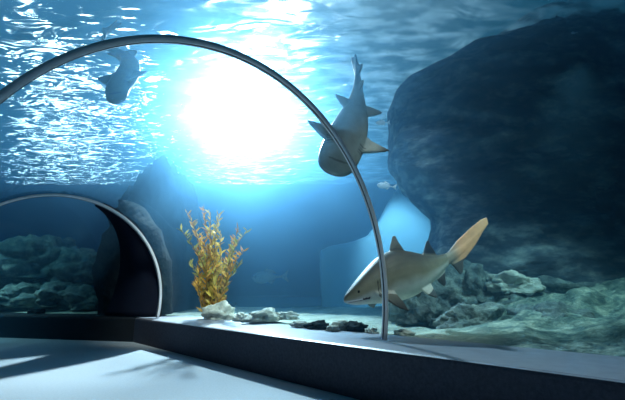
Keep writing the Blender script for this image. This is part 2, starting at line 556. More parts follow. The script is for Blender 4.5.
# dark rock dome over and behind the far bend of the tunnel
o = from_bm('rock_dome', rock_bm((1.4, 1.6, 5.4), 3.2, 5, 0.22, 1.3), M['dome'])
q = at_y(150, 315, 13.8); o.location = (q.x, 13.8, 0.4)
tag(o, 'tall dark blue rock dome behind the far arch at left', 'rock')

# black rock pillar seen through the far arch
def pillar(name, outline_l, outline_r, y, depth, mat):
    verts, faces = [], []
    nz = 60; nt = 40
    L_ = [at_y(a, b, y) for a, b in outline_l]; R_ = [at_y(a, b, y) for a, b in outline_r]
    def ev(lst, z):
        lst = sorted([(p.z, p.x) for p in lst])
        if z <= lst[0][0]: return lst[0][1]
        for (za, xa), (zb, xb) in zip(lst, lst[1:]):
            if za <= z <= zb: return xa + (xb - xa) * (z - za) / max(1e-6, zb - za)
        return lst[-1][1]
    zt = max(p.z for p in L_)
    z0 = 0.42
    for i in range(nz + 1):
        z = z0 + (zt - z0) * i / nz
        xl, xr = ev(L_, z), ev(R_, z)
        for j in range(nt):
            a = 2 * math.pi * j / nt
            x = (xl + xr) / 2 - (xr - xl) / 2 * math.cos(a)
            yy = y - depth * math.sin(a)
            x += 0.05 * noise.noise(Vector((x * 3, yy * 3, z * 3)))
            yy += 0.12 * noise.noise(Vector((x * 2, yy * 2, z * 2 + 5)))
            verts.append((x, yy, z))
    for i in range(nz):
        for j in range(nt):
            a = i * nt + j; b = i * nt + (j + 1) % nt
            faces.append((a, b, b + nt, a + nt))
    faces += [tuple(range(nt)), tuple(range(nz * nt, (nz + 1) * nt))]
    o = mesh(name, verts, faces, mat)
    recentre(o, ((verts[0][0] + verts[nt // 2][0]) / 2, y, z0))
    return o
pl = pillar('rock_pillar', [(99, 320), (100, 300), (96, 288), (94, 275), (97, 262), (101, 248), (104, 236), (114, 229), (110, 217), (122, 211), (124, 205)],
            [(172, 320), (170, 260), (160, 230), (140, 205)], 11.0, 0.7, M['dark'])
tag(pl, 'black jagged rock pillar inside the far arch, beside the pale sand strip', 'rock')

# reef of boulders beyond the glass of the far bend
gl = 'boulders of the reef seen through the far arch'
specs = [(8, 262, 13.6, (1.5, .9, 1.15)), (48, 256, 13.9, (1.6, .9, 1.25)), (84, 262, 13.6, (1.3, .9, 1.1)),
         (20, 290, 12.5, (.95, .6, .62)), (58, 287, 12.6, (.9, .6, .66)), (86, 292, 12.3, (.7, .5, .55)), (-22, 285, 12.8, (1.2, .7, .8))]
words = ['broad boulder at the back left of the reef seen through the far arch', 'highest boulder in the middle of the reef seen through the far arch',
         'boulder of the far reef standing just left of the black pillar', 'mid-sized boulder low at left in the reef through the far arch',
         'mid-sized boulder in the middle row of the reef through the far arch', 'smaller boulder touching the black pillar low in the far reef',
         'boulder cut by the left picture edge in the far reef']
for k, ((px, py, y, sz), wd) in enumerate(zip(specs, words)):
    rock(px, py + 12, y, (sz[0], sz[1], sz[2] * 0.72), M['rock'], wd, 20 + k * 1.7, 'boulder', gl, 'boulder', 5, 0.45, 1.6, k * 1.3)

rock(37, 312, 10.6, (.20, .15, .10), M['dark'], 'small black stone alone on the pale sand strip under the far arch', 44, 'stone', 'stones on the sand behind the curb', 'stone', 4, 0.4, 1.5)

# boulders of the near reef, right
gr = 'boulders of the reef below the cliff'
specs = [(440, 300, 8.3, (.95, .7, .72), 'rock', 'rounded teal boulder right below the tail of the large shark'),
         (412, 312, 7.7, (.45, .4, .45), 'rock', 'boulder under the belly of the large shark, right of the rib foot'),
         (478, 296, 8.2, (.7, .5, .5), 'rock', 'boulder on the reef slope right of the shark tail, under the cliff'),
         (512, 287, 7.6, (.42, .35, .26), 'pale', 'pale topped stone on the slope against the dark cliff'),
         (470, 325, 6.9, (.6, .4, .30), 'rock', 'low crumbly boulder on the slope nearest the curb at centre right'),
         (552, 330, 6.4, (.75, .5, .36), 'rock', 'humped green boulder with a light crest at right foreground'),
         (612, 345, 5.6, (.5, .35, .22), 'rock', 'pale green mound at the right picture edge above the curb'),
         (575, 300, 8.4, (1.3, .7, .42), 'rock', 'long flat rock shelf under the cliff at far right'),
         (520, 318, 7.4, (.6, .4, .32), 'rock', 'boulder between the humped green boulder and the shark tail'),
         (618, 230, 8.6, (.5, .5, .75), 'cliff', 'dark block jutting from the cliff at the right picture edge')]
for k, (px, py, y, sz, mt, wd) in enumerate(specs):
    rock(px, py, y, sz, M[mt], wd, 50 + k * 2.3, 'boulder', gr, 'boulder', 5, 0.45, 1.5, k * 0.9)

# stones on the sand right behind the curb
specs = [(222, 316, 8.9, (.32, .24, .22), 'pale', 'pale pointed stone at the foot of the golden plant'),
         (264, 318, 8.0, (.42, .22, .15), 'pale', 'pale low stone on the sand right of the golden plant'),
         (242, 319, 8.4, (.22, .16, .10), 'pale', 'small pale stone between the plant foot and the low pale stone'),
         (318, 327, 6.6, (.17, .13, .085), 'dark', 'smaller dark stone behind the curb, left of the other dark stone'),
         (342, 327, 6.5, (.16, .13, .10), 'pale', 'grey stone wedged between two dark stones behind the curb'),
         (358, 329, 6.3, (.20, .14, .10), 'dark', 'larger dark stone behind the curb just left of the rib foot'),
         (300, 325, 6.9, (.16, .12, .06), 'pale', 'flat pale stone on the sand left of the dark stones'),
         (333, 329.5, 6.25, (.11, .08, .05), 'pale', 'small pale pebble close to the glass below the two dark stones'),
         (372, 332, 5.98, (.10, .08, .05), 'pale', 'small pale pebble at the left side of the rib foot'),
         (286, 317, 8.2, (.24, .16, .10), 'pale', 'pale humped stone right of the pale low stone, far back on the sand'),
         (404, 334.5, 5.8, (.14, .10, .06), 'pale', 'pale pebble at the right side of the rib foot')]
for k, (px, py, y, sz, mt, wd) in enumerate(specs):
    rock(px, py, y, sz, M[mt], wd, 80 + k * 1.9, 'stone', 'stones on the sand behind the curb', 'stone', 4, 0.5, 1.6, k)

# ------------------------------------------------------------------ pale vault, its outline raised to fill the bright cyan region at the back
verts, faces = [], []
pa = at_y(320, 300, 15.2); pb = at_y(470, 300, 15.2)
prof = [at_y(a, b, 15.2) for a, b in [(322, 300), (320, 275), (320, 250), (330, 245), (352, 241), (368, 235), (380, 220), (390, 200), (404, 180), (425, 166), (460, 158), (520, 152)]]
pts = [(p.x, p.z) for p in prof]
pts = [(pts[0][0], 0.3)] + pts + [(pts[-1][0], 0.3)]
nP = len(pts)
for y in (15.2, 16.1):
    for x, z in pts: verts.append((x, y, z))
faces.append(tuple(range(nP))); faces.append(tuple(range(nP, 2 * nP)))
for i in range(nP):
    faces.append((i, (i + 1) % nP, nP + (i + 1) % nP, nP + i))
vo = mesh('bright_block', verts, faces, M['vault'], smooth=False)
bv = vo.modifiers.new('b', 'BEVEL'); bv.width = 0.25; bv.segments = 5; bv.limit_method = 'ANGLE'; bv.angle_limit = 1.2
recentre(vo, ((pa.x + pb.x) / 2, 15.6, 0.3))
tag(vo, 'smooth pale cyan block shaped to the bright region in the back of the tank behind the large shark', 'ledge')

# ------------------------------------------------------------------ golden plant
M['stem'] = surf_mat('plant_stem', [(0.3, (0.16, 0.09, 0.02)), (0.7, (0.28, 0.17, 0.04))], scale=8, rough=0.7, bump=0)
def leaf_mat(name, stops):
    return surf_mat(name, stops, scale=5, rough=0.6, bump=0, spec=0.3)
M['leafA'] = leaf_mat('plant_leaf_gold', [(0.3, (0.60, 0.36, 0.04)), (0.5, (0.80, 0.55, 0.08)), (0.7, (0.90, 0.75, 0.25))])
M['leafB'] = leaf_mat('plant_leaf_orange', [(0.3, (0.42, 0.17, 0.02)), (0.5, (0.65, 0.32, 0.04)), (0.7, (0.80, 0.52, 0.10))])
M['leafC'] = leaf_mat('plant_leaf_olive', [(0.3, (0.30, 0.28, 0.05)), (0.6, (0.55, 0.48, 0.10)), (0.8, (0.75, 0.62, 0.20))])
def plant(name, base, tips, label, leaf_len, group=None, nleaf=26):
    root = empty(name, base)
    tag(root, label, 'plant', group)
    rnd = random.Random(11)
    for k, (tip, lm) in enumerate(tips):
        b0 = Vector((rnd.uniform(-.22, .22), rnd.uniform(-.18, .18), -0.05))
        t = Vector(tip) - Vector(base)
        mid = b0.lerp(t, 0.5) + Vector((rnd.uniform(-.12, .12), rnd.uniform(-.1, .1), 0.0)) - Vector((t.x * 0.18, 0, 0))
        pts = []
        for i in range(15):
            q = i / 14
            pts.append(b0 * (1 - q) ** 2 + mid * 2 * q * (1 - q) + t * q * q + Vector((.03 * math.sin(q * 9 + k), .03 * math.cos(q * 7 + k), 0)))
        bm = bmesh.new(); prev = None
        for i, p in enumerate(pts):
            r = 0.016 * (1 - i / 15) + 0.004
            cur = [bm.verts.new(p + Vector((r * math.cos(a), r * math.sin(a), 0))) for a in (0, 1.57, 3.14, 4.71)]
            if prev:
                for a in range(4): bm.faces.new((prev[a], prev[(a + 1) % 4], cur[(a + 1) % 4], cur[a]))
            prev = cur
        st = from_bm('stem', bm, M['stem'], root)
        bm = bmesh.new()
        for i in range(nleaf):
            q = 0.08 + 0.92 * (i + rnd.random()) / nleaf
            f_ = q * 14; i0 = min(13, int(f_)); p = pts[i0].lerp(pts[i0 + 1], f_ - i0)
            az = rnd.uniform(0, 6.28); up = rnd.uniform(0.5, 1.5)
            d = Vector((math.cos(az), math.sin(az) * 0.7, up)).normalized()
            ln = leaf_len * rnd.uniform(0.6, 1.15) * (1.0 - 0.35 * q)
            side = d.cross(Vector((rnd.uniform(-1, 1), rnd.uniform(-1, 1), 0.3))).normalized()
            nrm = side.cross(d).normalized()
            wdt = ln * 0.13
            rows = []
            for s, wf_ in ((0, .15), (.25, .8), (.5, 1), (.78, .6), (1, 0.03)):
                c = p + d * ln * s + nrm * (ln * 0.22 * s * s)
                rows.append((bm.verts.new(c - side * wdt * wf_), bm.verts.new(c + nrm * 0.006 + side * 0), bm.verts.new(c + side * wdt * wf_)))
            for ra, rb in zip(rows, rows[1:]):
                bm.faces.new((ra[0], ra[1], rb[1], rb[0])); bm.faces.new((ra[1], ra[2], rb[2], rb[1]))
        me = bpy.data.meshes.new('leaves'); bm.to_mesh(me); bm.free()
        link('leaves', me, lm, st)
    return root
YP = 9.3
tipspx = [(186, 212), (192, 222), (183, 230), (205, 208), (210, 212), (217, 214), (213, 226), (203, 236), (222, 232), (240, 229), (247, 231), (236, 240), (232, 252),
          (198, 250), (190, 262), (210, 246), (220, 256), (228, 268), (238, 262), (203, 270), (214, 272), (196, 282), (224, 285), (244, 250)]
tips = []
for k, (px, py) in enumerate(tipspx):
    p = at_y(px, py, YP + 0.35 * math.sin(k * 2.4))
    tips.append((p, [M['leafA'], M['leafB'], M['leafC'], M['leafB']][k % 4] if py > 225 else M['leafA' if k % 3 else 'leafB']))
pb_ = at_y(214, 316, YP)
plant('golden_plant', (pb_.x, pb_.y, 0.5), tips, 'tall golden orange leafy water plant behind the glass, left of centre', 0.23, None, 60)

# ------------------------------------------------------------------ sharks
def smoothstep(a, b, x):
    t = max(0.0, min(1.0, (x - a) / (b - a)))
    return t * t * (3 - 2 * t)

def interp(tab, x):
    """smooth curve through the rows of a table"""
    if x <= tab[0][0]: return tab[0][1:]
    n = len(tab)
    for i in range(n - 1):
        a, b = tab[i], tab[i + 1]
        if a[0] <= x <= b[0]:
            h = b[0] - a[0]; q = (x - a[0]) / h
            out = []
            for k in range(1, len(a)):
                m0 = (b[k] - tab[i - 1][k]) / (b[0] - tab[i - 1][0]) if i > 0 else (b[k] - a[k]) / h
                m1 = (tab[i + 2][k] - a[k]) / (tab[i + 2][0] - a[0]) if i < n - 2 else (b[k] - a[k]) / h
                q2, q3 = q * q, q * q * q
                out.append((2 * q3 - 3 * q2 + 1) * a[k] + (q3 - 2 * q2 + q) * h * m0 + (-2 * q3 + 3 * q2) * b[k] + (q3 - q2) * h * m1)
            return tuple(out)
    return tab[-1][1:]

def shark_mesh(body, fins, L, voxel):
    """body: rows (x, z_top, z_bottom, half_width) in units of length; fins: list of (root points, tip points, thickness)
    x from 0 (snout) to 1 (tail tip); z up, y to the animal's side"""
    bm = bmesh.new()
    NR, NS = 90, 28
    rings = []
    for i in range(NR + 1):
        x = body[0][0] + (body[-1][0] - body[0][0]) * (i / NR) ** 1.15
        zt, zb, hw = interp(body, x)
        zc = (zt + zb) / 2; hh = (zt - zb) / 2
        rings.append([bm.verts.new((x * L, hw * L * math.copysign(abs(math.cos(a)) ** 0.9, math.cos(a)), (zc + hh * math.copysign(abs(math.sin(a)) ** 0.9, math.sin(a))) * L)) for a in [2 * math.pi * k / NS for k in range(NS)]])
    for ra, rb in zip(rings, rings[1:]):
        for k in range(NS):
            bm.faces.new((ra[k], ra[(k + 1) % NS], rb[(k + 1) % NS], rb[k]))
    bm.faces.new(rings[0]); bm.faces.new(rings[-1][::-1])
    for outline, nrm, th in fins:
        # outline: closed polygon of 3-D points, first and last pair form the root; thick in the middle
        nrm = Vector(nrm).normalized()
        cen = sum((Vector(p) for p in outline), Vector()) / len(outline)
        root = (Vector(outline[0]) + Vector(outline[-1])) / 2
        top, bot = [], []
        span = max((Vector(p) - root).length for p in outline)
        for p in outline:
            p = Vector(p)
            w = th * (0.25 + 0.75 * max(0.0, 1 - (p - root).length / span))
            top.append(bm.verts.new((p + nrm * w) * L)); bot.append(bm.verts.new((p - nrm * w) * L))
        cw = th * 1.0
        ct = bm.verts.new((cen + nrm * cw) * L); cb = bm.verts.new((cen - nrm * cw) * L)
        n = len(outline)
        for k in range(n):
            k2 = (k + 1) % n
            bm.faces.new((top[k], top[k2], ct)); bm.faces.new((bot[k2], bot[k], cb))
            bm.faces.new((top[k], bot[k], bot[k2], top[k2]))
    bmesh.ops.recalc_face_normals(bm, faces=bm.faces)
    me = bpy.data.meshes.new('shark')
    bm.to_mesh(me); bm.free()
    o = bpy.data.objects.new('tmp_shark', me); C.objects.link(o)
    md = o.modifiers.new('r', 'REMESH'); md.mode = 'VOXEL'; md.voxel_size = voxel
    ms = o.modifiers.new('s', 'SMOOTH'); ms.factor = 0.5; ms.iterations = 3
    dg = bpy.context.evaluated_depsgraph_get()
    me2 = bpy.data.meshes.new_from_object(o.evaluated_get(dg))
    bpy.data.objects.remove(o); bpy.data.meshes.remove(me)
    return me2

def paint(me, fn):
    ca = me.color_attributes.new('skin', 'FLOAT_COLOR', 'POINT')
    for i, vtx in enumerate(me.vertices):
        ca.data[i].color = (*fn(vtx.co, vtx.normal), 1)

def skin_mat(name, rough=0.5):
    m, nt, N, L = new_mat(name)
    out = N.new('ShaderNodeOutputMaterial'); b = N.new('ShaderNodeBsdfPrincipled')
    b.inputs['Roughness'].default_value = rough; b.inputs['Specular IOR Level'].default_value = 0.35
    at = N.new('ShaderNodeAttribute'); at.attribute_name = 'skin'
    n1 = N.new('ShaderNodeTexNoise'); n1.inputs['Scale'].default_value = 9; n1.inputs['Detail'].default_value = 5
    tc = N.new('ShaderNodeTexCoord'); L.new(tc.outputs['Object'], n1.inputs['Vector'])
    mr = N.new('ShaderNodeMapRange'); mr.inputs['To Min'].default_value = 0.7; mr.inputs['To Max'].default_value = 1.25
    L.new(n1.outputs['Fac'], mr.inputs['Value'])
    mm = N.new('ShaderNodeVectorMath'); mm.operation = 'SCALE'
    L.new(at.outputs['Color'], mm.inputs[0]); L.new(mr.outputs['Result'], mm.inputs['Scale'])
    L.new(mm.outputs[0], b.inputs['Base Color'])
    L.new(b.outputs['BSDF'], out.inputs['Surface'])
    return m
M['skin'] = skin_mat('shark_skin')
M['eye'] = surf_mat('shark_eye', [(0.3, (0.01, 0.01, 0.01)), (0.7, (0.02, 0.02, 0.02))], rough=0.15, bump=0)
M['teeth'] = surf_mat('shark_teeth', [(0.3, (0.8, 0.8, 0.76)), (0.7, (0.85, 0.85, 0.8))], rough=0.4, bump=0)

def bend(me, fn):
    for vtx in me.vertices: vtx.co = fn(vtx.co)
    me.update()

def frame_matrix(origin, fwd, up):
    """local -x = head direction (snout at x=0, tail at +x), z = back"""
    x = -Vector(fwd).normalized()
    z = Vector(up); z = (z - x * z.dot(x)).normalized()
    y = z.cross(x)
    m = Matrix((x, y, z)).transposed().to_4x4()
    m.translation = Vector(origin)
    return m

def ball(name, p, r, mat, parent, sc_=(1, 1, 1)):
    bm = bmesh.new(); bmesh.ops.create_uvsphere(bm, u_segments=14, v_segments=10, radius=r)
    for vt in bm.verts: vt.co = Vector((vt.co.x * sc_[0], vt.co.y * sc_[1], vt.co.z * sc_[2])) + Vector(p)
    return from_bm(name, bm, mat, parent)

# --- the large shark (side view, head to the left)
p_head = at_y(340, 290, 5.9); p_tail = at_y(461, 262, 6.45)
LS = (p_tail - p_head).length / 0.75
body = [(0.0, 0.004, -0.010, 0.006), (0.012, 0.018, -0.022, 0.022), (0.05, 0.040, -0.045, 0.048), (0.10, 0.066, -0.066, 0.068), (0.17, 0.098, -0.088, 0.084),
        (0.25, 0.130, -0.116, 0.096), (0.34, 0.142, -0.128, 0.096), (0.44, 0.124, -0.118, 0.082), (0.54, 0.086, -0.082, 0.058), (0.62, 0.054, -0.052, 0.036),
        (0.69, 0.036, -0.030, 0.022), (0.74, 0.034, -0.026, 0.016), (0.82, 0.042, -0.012, 0.011), (0.92, 0.058, 0.022, 0.007), (0.985, 0.066, 0.046, 0.004)]
fins = [
    # dorsal fins
    ([(0.325, 0, 0.125), (0.35, 0, 0.175), (0.375, 0, 0.218), (0.392, 0, 0.222), (0.40, 0, 0.19), (0.415, 0, 0.15), (0.435, 0, 0.112)], (0, 1, 0), 0.014),
    ([(0.535, 0, 0.075), (0.56, 0, 0.115), (0.585, 0, 0.150), (0.600, 0, 0.152), (0.604, 0, 0.12), (0.615, 0, 0.085), (0.63, 0, 0.048)], (0, 1, 0), 0.012),
    # pectoral fins (near: -y when head points -x .. both sides)
    ([(0.150, 0.075, -0.025), (0.170, 0.120, -0.055), (0.215, 0.185, -0.120), (0.255, 0.205, -0.150), (0.262, 0.150, -0.110), (0.262, 0.075, -0.055)], (0, 0.4, 1), 0.012),
    ([(0.150, -0.075, -0.025), (0.170, -0.120, -0.055), (0.215, -0.185, -0.120), (0.255, -0.205, -0.150), (0.262, -0.150, -0.110), (0.262, -0.075, -0.055)], (0, -0.4, 1), 0.012),
    # pelvic fins
    ([(0.445, 0.05, -0.090), (0.465, 0.08, -0.125), (0.50, 0.095, -0.150), (0.515, 0.09, -0.145), (0.525, 0.035, -0.080)], (0, 0.7, 0.6), 0.010),
    ([(0.445, -0.05, -0.090), (0.465, -0.08, -0.125), (0.50, -0.095, -0.150), (0.515, -0.09, -0.145), (0.525, -0.035, -0.080)], (0, -0.7, 0.6), 0.010),
    # anal fin
    ([(0.585, 0, -0.055), (0.60, 0, -0.090), (0.625, 0, -0.125), (0.64, 0, -0.125), (0.645, 0, -0.085), (0.66, 0, -0.035)], (0, 1, 0), 0.011),
    # tail fin: long upper lobe and short lower lobe
    ([(0.70, 0, 0.032), (0.78, 0, 0.068), (0.88, 0, 0.092), (0.96, 0, 0.104), (1.0, 0, 0.096), (1.0, 0, 0.055), (0.95, 0, 0.030), (0.88, 0, -0.012), (0.81, 0, -0.042), (0.78, 0, -0.055), (0.765, 0, -0.105), (0.745, 0, -0.115), (0.725, 0, -0.070), (0.70, 0, -0.025)], (0, 1, 0), 0.009),
]
sm = shark_mesh(body, fins, LS, 0.011)
def skin1(co, nrm):
    x, y, z = co.x / LS, abs(co.y) / LS, co.z / LS
    zt, zb, hw = interp(body, min(x, 0.98))
    q = (z - zb) / max(1e-3, zt - zb)
    n = noise.noise(Vector((co.x * 4, co.y * 4, co.z * 4)))
    back = Vector((0.12, 0.105, 0.07)); mid = Vector((0.30, 0.27, 0.17)); belly = Vector((0.66, 0.65, 0.56))
    k = smoothstep(0.24, 0.50, q + 0.05 * n); k2 = smoothstep(0.5, 0.95, q + 0.06 * n)
    c = belly.lerp(mid, k).lerp(back, k2)
    if z > zt + 0.012 and x < 0.68: c = Vector((0.03, 0.03, 0.03)) if x > 0.5 else Vector((0.22, 0.20, 0.14))
    if x > 0.68:
        c = Vector((0.30, 0.25, 0.18)).lerp(Vector((0.80, 0.38, 0.18)), smoothstep(0.70, 0.80, x))
        if z < -0.04: c = Vector((0.10, 0.09, 0.08))
    if z < zb - 0.012 and x > 0.4 and x < 0.68: c = Vector((0.07, 0.07, 0.07))
    if y > hw + 0.015 and x < 0.4: c = Vector((0.22, 0.21, 0.16)).lerp(Vector((0.05, 0.05, 0.05)), smoothstep(0.10, 0.2, y))
    # gill slits
    for g in (0.175, 0.19, 0.205, 0.22):
        if abs(x - g - 0.25 * (q - 0.5) * 0.1) < 0.0028 and 0.25 < q < 0.62 and y > hw * 0.6: c = c * 0.25
    # mouth line
    if 0.015 < x < 0.125 and abs(z - (-0.020 - 0.22 * (x - 0.035))) < 0.005: c = Vector((0.06, 0.04, 0.04))
    return c
paint(sm, skin1)
# gentle swimming curve: tail swings up and away
def bend1(co):
    x = co.x / LS
    up = 0.0
    if x > 0.55: up = 0.34 * (x - 0.55) ** 1.25
    if x < 0.35: up = -0.25 * (0.35 - x) ** 1.5
    side = 0.10 * math.sin((x - 0.2) * 4.0)
    return Vector((co.x, co.y + side * LS * 0.35, co.z + up * LS))
bend(sm, bend1)
sh = link('shark', sm, M['skin'])
fw = (p_head - p_tail)
mw = frame_matrix(p_head, fw, (0, 0, 1))
sh.matrix_world = mw
tag(sh, 'large brown grey shark seen from the side, swimming left behind the rib foot', 'shark', 'sharks')
for s in (-1, 1):
    e = ball('eye', bend1(Vector((0.072 * LS, s * 0.054 * LS, 0.012 * LS))), 0.022, M['eye'], sh, (1, .5, 1))
# teeth in the half open mouth
for s in (-1, 1):
    bm = bmesh.new()
    ring_ = None
    for k in range(37):
        x = 0.010 + 0.0020 * k
        hgt = 0.006 + 0.016 * abs(((k + 0.5) % 4) / 2 - 1)
        p = bend1(Vector((x * LS, s * interp(body, x)[2] * 0.95 * LS, (-0.016 - 0.22 * (x - 0.035)) * LS)))
        cur = [bm.verts.new(p + Vector((0, s * 0.004, 0.004))), bm.verts.new(p + Vector((0, s * 0.004, -hgt))), bm.verts.new(p + Vector((0, -s * 0.006, -hgt))), bm.verts.new(p + Vector((0, -s * 0.006, 0.004)))]
        if ring_:
            for q in range(4): bm.faces.new((ring_[q], ring_[(q + 1) % 4], cur[(q + 1) % 4], cur[q]))
        else: bm.faces.new(cur)
        ring_ = cur
    bm.faces.new(ring_[::-1])
    from_bm('tooth_row', bm, M['teeth'], sh, smooth=False)['label'] = 'row of small white teeth'

# --- shark seen from below (used twice)
L2 = 2.3
body2 = [(0.0, 0.010, -0.012, 0.020), (0.012, 0.024, -0.024, 0.050), (0.04, 0.042, -0.036, 0.078), (0.09, 0.062, -0.050, 0.096), (0.16, 0.080, -0.062, 0.104), (0.25, 0.092, -0.070, 0.104),
         (0.35, 0.088, -0.068, 0.094), (0.45, 0.070, -0.056, 0.074), (0.55, 0.050, -0.040, 0.050), (0.65, 0.034, -0.026, 0.030), (0.75, 0.024, -0.018, 0.018), (0.85, 0.018, -0.014, 0.011), (0.97, 0.014, -0.004, 0.005)]
fins2 = [
    ([(0.36, 0, 0.075), (0.39, 0, 0.115), (0.43, 0, 0.150), (0.45, 0, 0.150), (0.45, 0, 0.11), (0.47, 0, 0.055)], (0, 1, 0), 0.012),
    ([(0.55, 0, 0.042), (0.58, 0, 0.075), (0.61, 0, 0.095), (0.625, 0, 0.092), (0.63, 0, 0.06), (0.65, 0, 0.026)], (0, 1, 0), 0.010),
    ([(0.165, 0.085, -0.025), (0.19, 0.14, -0.030), (0.225, 0.205, -0.035), (0.245, 0.225, -0.036), (0.25, 0.18, -0.034), (0.26, 0.12, -0.032), (0.285, 0.08, -0.03)], (0, 0.1, 1), 0.012),
    ([(0.165, -0.085, -0.025), (0.19, -0.14, -0.030), (0.225, -0.205, -0.035), (0.245, -0.225, -0.036), (0.25, -0.18, -0.034), (0.26, -0.12, -0.032), (0.285, -0.08, -0.03)], (0, -0.1, 1), 0.012),
    ([(0.43, 0.06, -0.03), (0.45, 0.10, -0.04), (0.48, 0.135, -0.045), (0.495, 0.135, -0.045), (0.50, 0.09, -0.04), (0.51, 0.045, -0.03)], (0, 0.2, 1), 0.010),
    ([(0.43, -0.06, -0.03), (0.45, -0.10, -0.04), (0.48, -0.135, -0.045), (0.495, -0.135, -0.045), (0.50, -0.09, -0.04), (0.51, -0.045, -0.03)], (0, -0.2, 1), 0.010),
    ([(0.60, 0, -0.025), (0.62, 0, -0.055), (0.65, 0, -0.075), (0.665, 0, -0.07), (0.69, 0, -0.02)], (0, 1, 0), 0.010),
    ([(0.76, 0, 0.018), (0.84, 0, 0.035), (0.93, 0, 0.055), (1.0, 0, 0.065), (1.0, 0, 0.045), (0.95, 0, 0.01), (0.88, 0, -0.012), (0.83, 0, -0.035), (0.81, 0, -0.062), (0.79, 0, -0.055), (0.765, 0, -0.015)], (0, 1, 0), 0.008),
]
def skin2(backc, midc, bellyc):
    def fn(co, nrm):
        x, y, z = co.x / L2, abs(co.y) / L2, co.z / L2
        zt, zb, hw = interp(body2, min(x, 0.96))
        q = (z - zb) / max(1e-3, zt - zb)
        n = noise.noise(Vector((co.x * 5, co.y * 5, co.z * 5)))
        c = bellyc.lerp(midc, smoothstep(0.15, 0.5, q + 0.08 * n)).lerp(backc, smoothstep(0.5, 0.9, q))
        c = c.lerp(midc, smoothstep(0.55, 0.8, x) * 0.7)
        tipk = smoothstep(hw + 0.03, hw + 0.11, y)
        c = c.lerp(Vector((0.04, 0.05, 0.05)), tipk)
        # mouth under the snout
        if z < 0 and abs(x - (0.055 + 3.2 * y * y)) < 0.004 and y < 0.05: c = c * 0.55
        for g in (0.15, 0.165, 0.18, 0.195):
            if z < 0.01 and abs(x - g) < 0.003 and hw * 0.62 < y < hw: c = c * 0.4
        return c
    return fn
def make_shark2(name, head, tail_px, up, bendf, colours, scale):
    me = shark_mesh(body2, fins2, L2, 0.010)
    paint(me, skin2(*colours))
    bend(me, bendf)
    for vt in me.vertices: vt.co *= scale
    o = link(name, me, M['skin'])
    o.matrix_world = frame_matrix(head, Vector(head) - Vector(tail_px), up)
    for s in (-1, 1):
        ball('eye', bendf(Vector((0.06 * L2, s * 0.086 * L2, 0.012 * L2))) * scale, 0.014, M['eye'], o, (1, .6, 1))
    return o
def dirpx(px, py): return ray(px, py).normalized()
YM = 5.6
hd = at_y(338, 176, YM - 0.35); tl = at_y(356, 48, YM + 0.75)
lenm = (tl - hd).length
view = dirpx(345, 120)
# belly towards the camera, rolled a little so the right flank fins show
up_m = (view + Vector((-0.22, 0, 0.0))).normalized()
def bend_m(co):
    x = co.x / L2
    return Vector((co.x, co.y + L2 * 0.05 * math.sin((x - 0.15) * 3.6), co.z + L2 * 0.02 * x))
s2 = make_shark2('shark', hd, tl, up_m, bend_m, (Vector((0.16, 0.20, 0.20)), Vector((0.24, 0.30, 0.29)), Vector((0.36, 0.43, 0.40))), lenm / L2)
tag(s2, 'pale bellied shark seen from below, diving nose down in front of the glow', 'shark', 'sharks')
YU = 6.0
hd = at_y(116, 103, YU - 0.3); tl = at_y(118, 18, YU + 0.6)
lenu = (tl - hd).length
SB = [(0.0, 0.0), (0.15, 0.01), (0.30, 0.07), (0.42, 0.08), (0.55, 0.0), (0.67, -0.09), (0.80, -0.09), (0.90, -0.05), (1.0, 0.01)]
def bend_u(co):
    return Vector((co.x, co.y * 0.72 + L2 * interp(SB, co.x / L2)[0], co.z * 0.8))
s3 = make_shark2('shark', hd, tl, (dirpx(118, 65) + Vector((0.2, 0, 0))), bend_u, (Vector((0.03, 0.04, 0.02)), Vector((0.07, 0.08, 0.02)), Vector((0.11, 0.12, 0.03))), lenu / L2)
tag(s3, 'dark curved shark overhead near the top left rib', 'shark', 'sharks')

# --- small fish
def fish(px, py, y, length, heading, mat, label, pitch=0.0):
    bm = bmesh.new()
    rings = []
    for i in range(17):
        q = i / 16
        h = 0.17 * math.sin(math.pi * min(1, q * 1.12) ** 0.75) * (1 - 0.35 * q) + 0.012
        if q > 0.85: h = 0.03
        rings.append([bm.verts.new((q * 0.82, 0.45 * h * math.cos(a), h * math.sin(a))) for a in [k * math.pi / 6 for k in range(12)]])
    for ra, rb in zip(rings, rings[1:]):
        for k in range(12): bm.faces.new((ra[k], ra[(k + 1) % 12], rb[(k + 1) % 12], rb[k]))
    bm.faces.new(rings[0]); bm.faces.new(rings[-1][::-1])
    for out_ in ([(0.78, 0.02), (0.90, 0.10), (1.0, 0.17), (0.94, 0.0), (1.0, -0.17), (0.90, -0.10), (0.78, -0.02)], [(0.28, 0.14), (0.40, 0.24), (0.58, 0.18), (0.66, 0.08)], [(0.42, -0.12), (0.52, -0.20), (0.64, -0.07)]):
        a = [bm.verts.new((x, 0.008, z)) for x, z in out_]; b = [bm.verts.new((x, -0.008, z)) for x, z in out_]
        bm.faces.new(a); bm.faces.new(b[::-1])
        for k in range(len(a)):
            k2 = (k + 1) % len(a); bm.faces.new((a[k], b[k], b[k2], a[k2]))
    for vt in bm.verts: vt.co *= length
    o = from_bm('fish', bm, mat)
    o.location = at_y(px, py, y); o.rotation_euler = (0, pitch, heading)
    ball('eye', (0.10 * length, -0.045 * length, 0.02 * length), 0.018 * length, M['eye'], o)
    return tag(o, label, 'fish', 'small fish')
M['silver'] = surf_mat('fish_silver', [(0.3, (0.65, 0.72, 0.74)), (0.7, (0.85, 0.90, 0.90))], rough=0.35, bump=0)
M['greyfish'] = surf_mat('fish_grey', [(0.3, (0.20, 0.28, 0.32)), (0.7, (0.30, 0.38, 0.42))], rough=0.5, bump=0)
fish(377, 185, 8.6, 0.42, 0.0, M['silver'], 'small silver fish right of the rib, below the diving shark', 0.12)
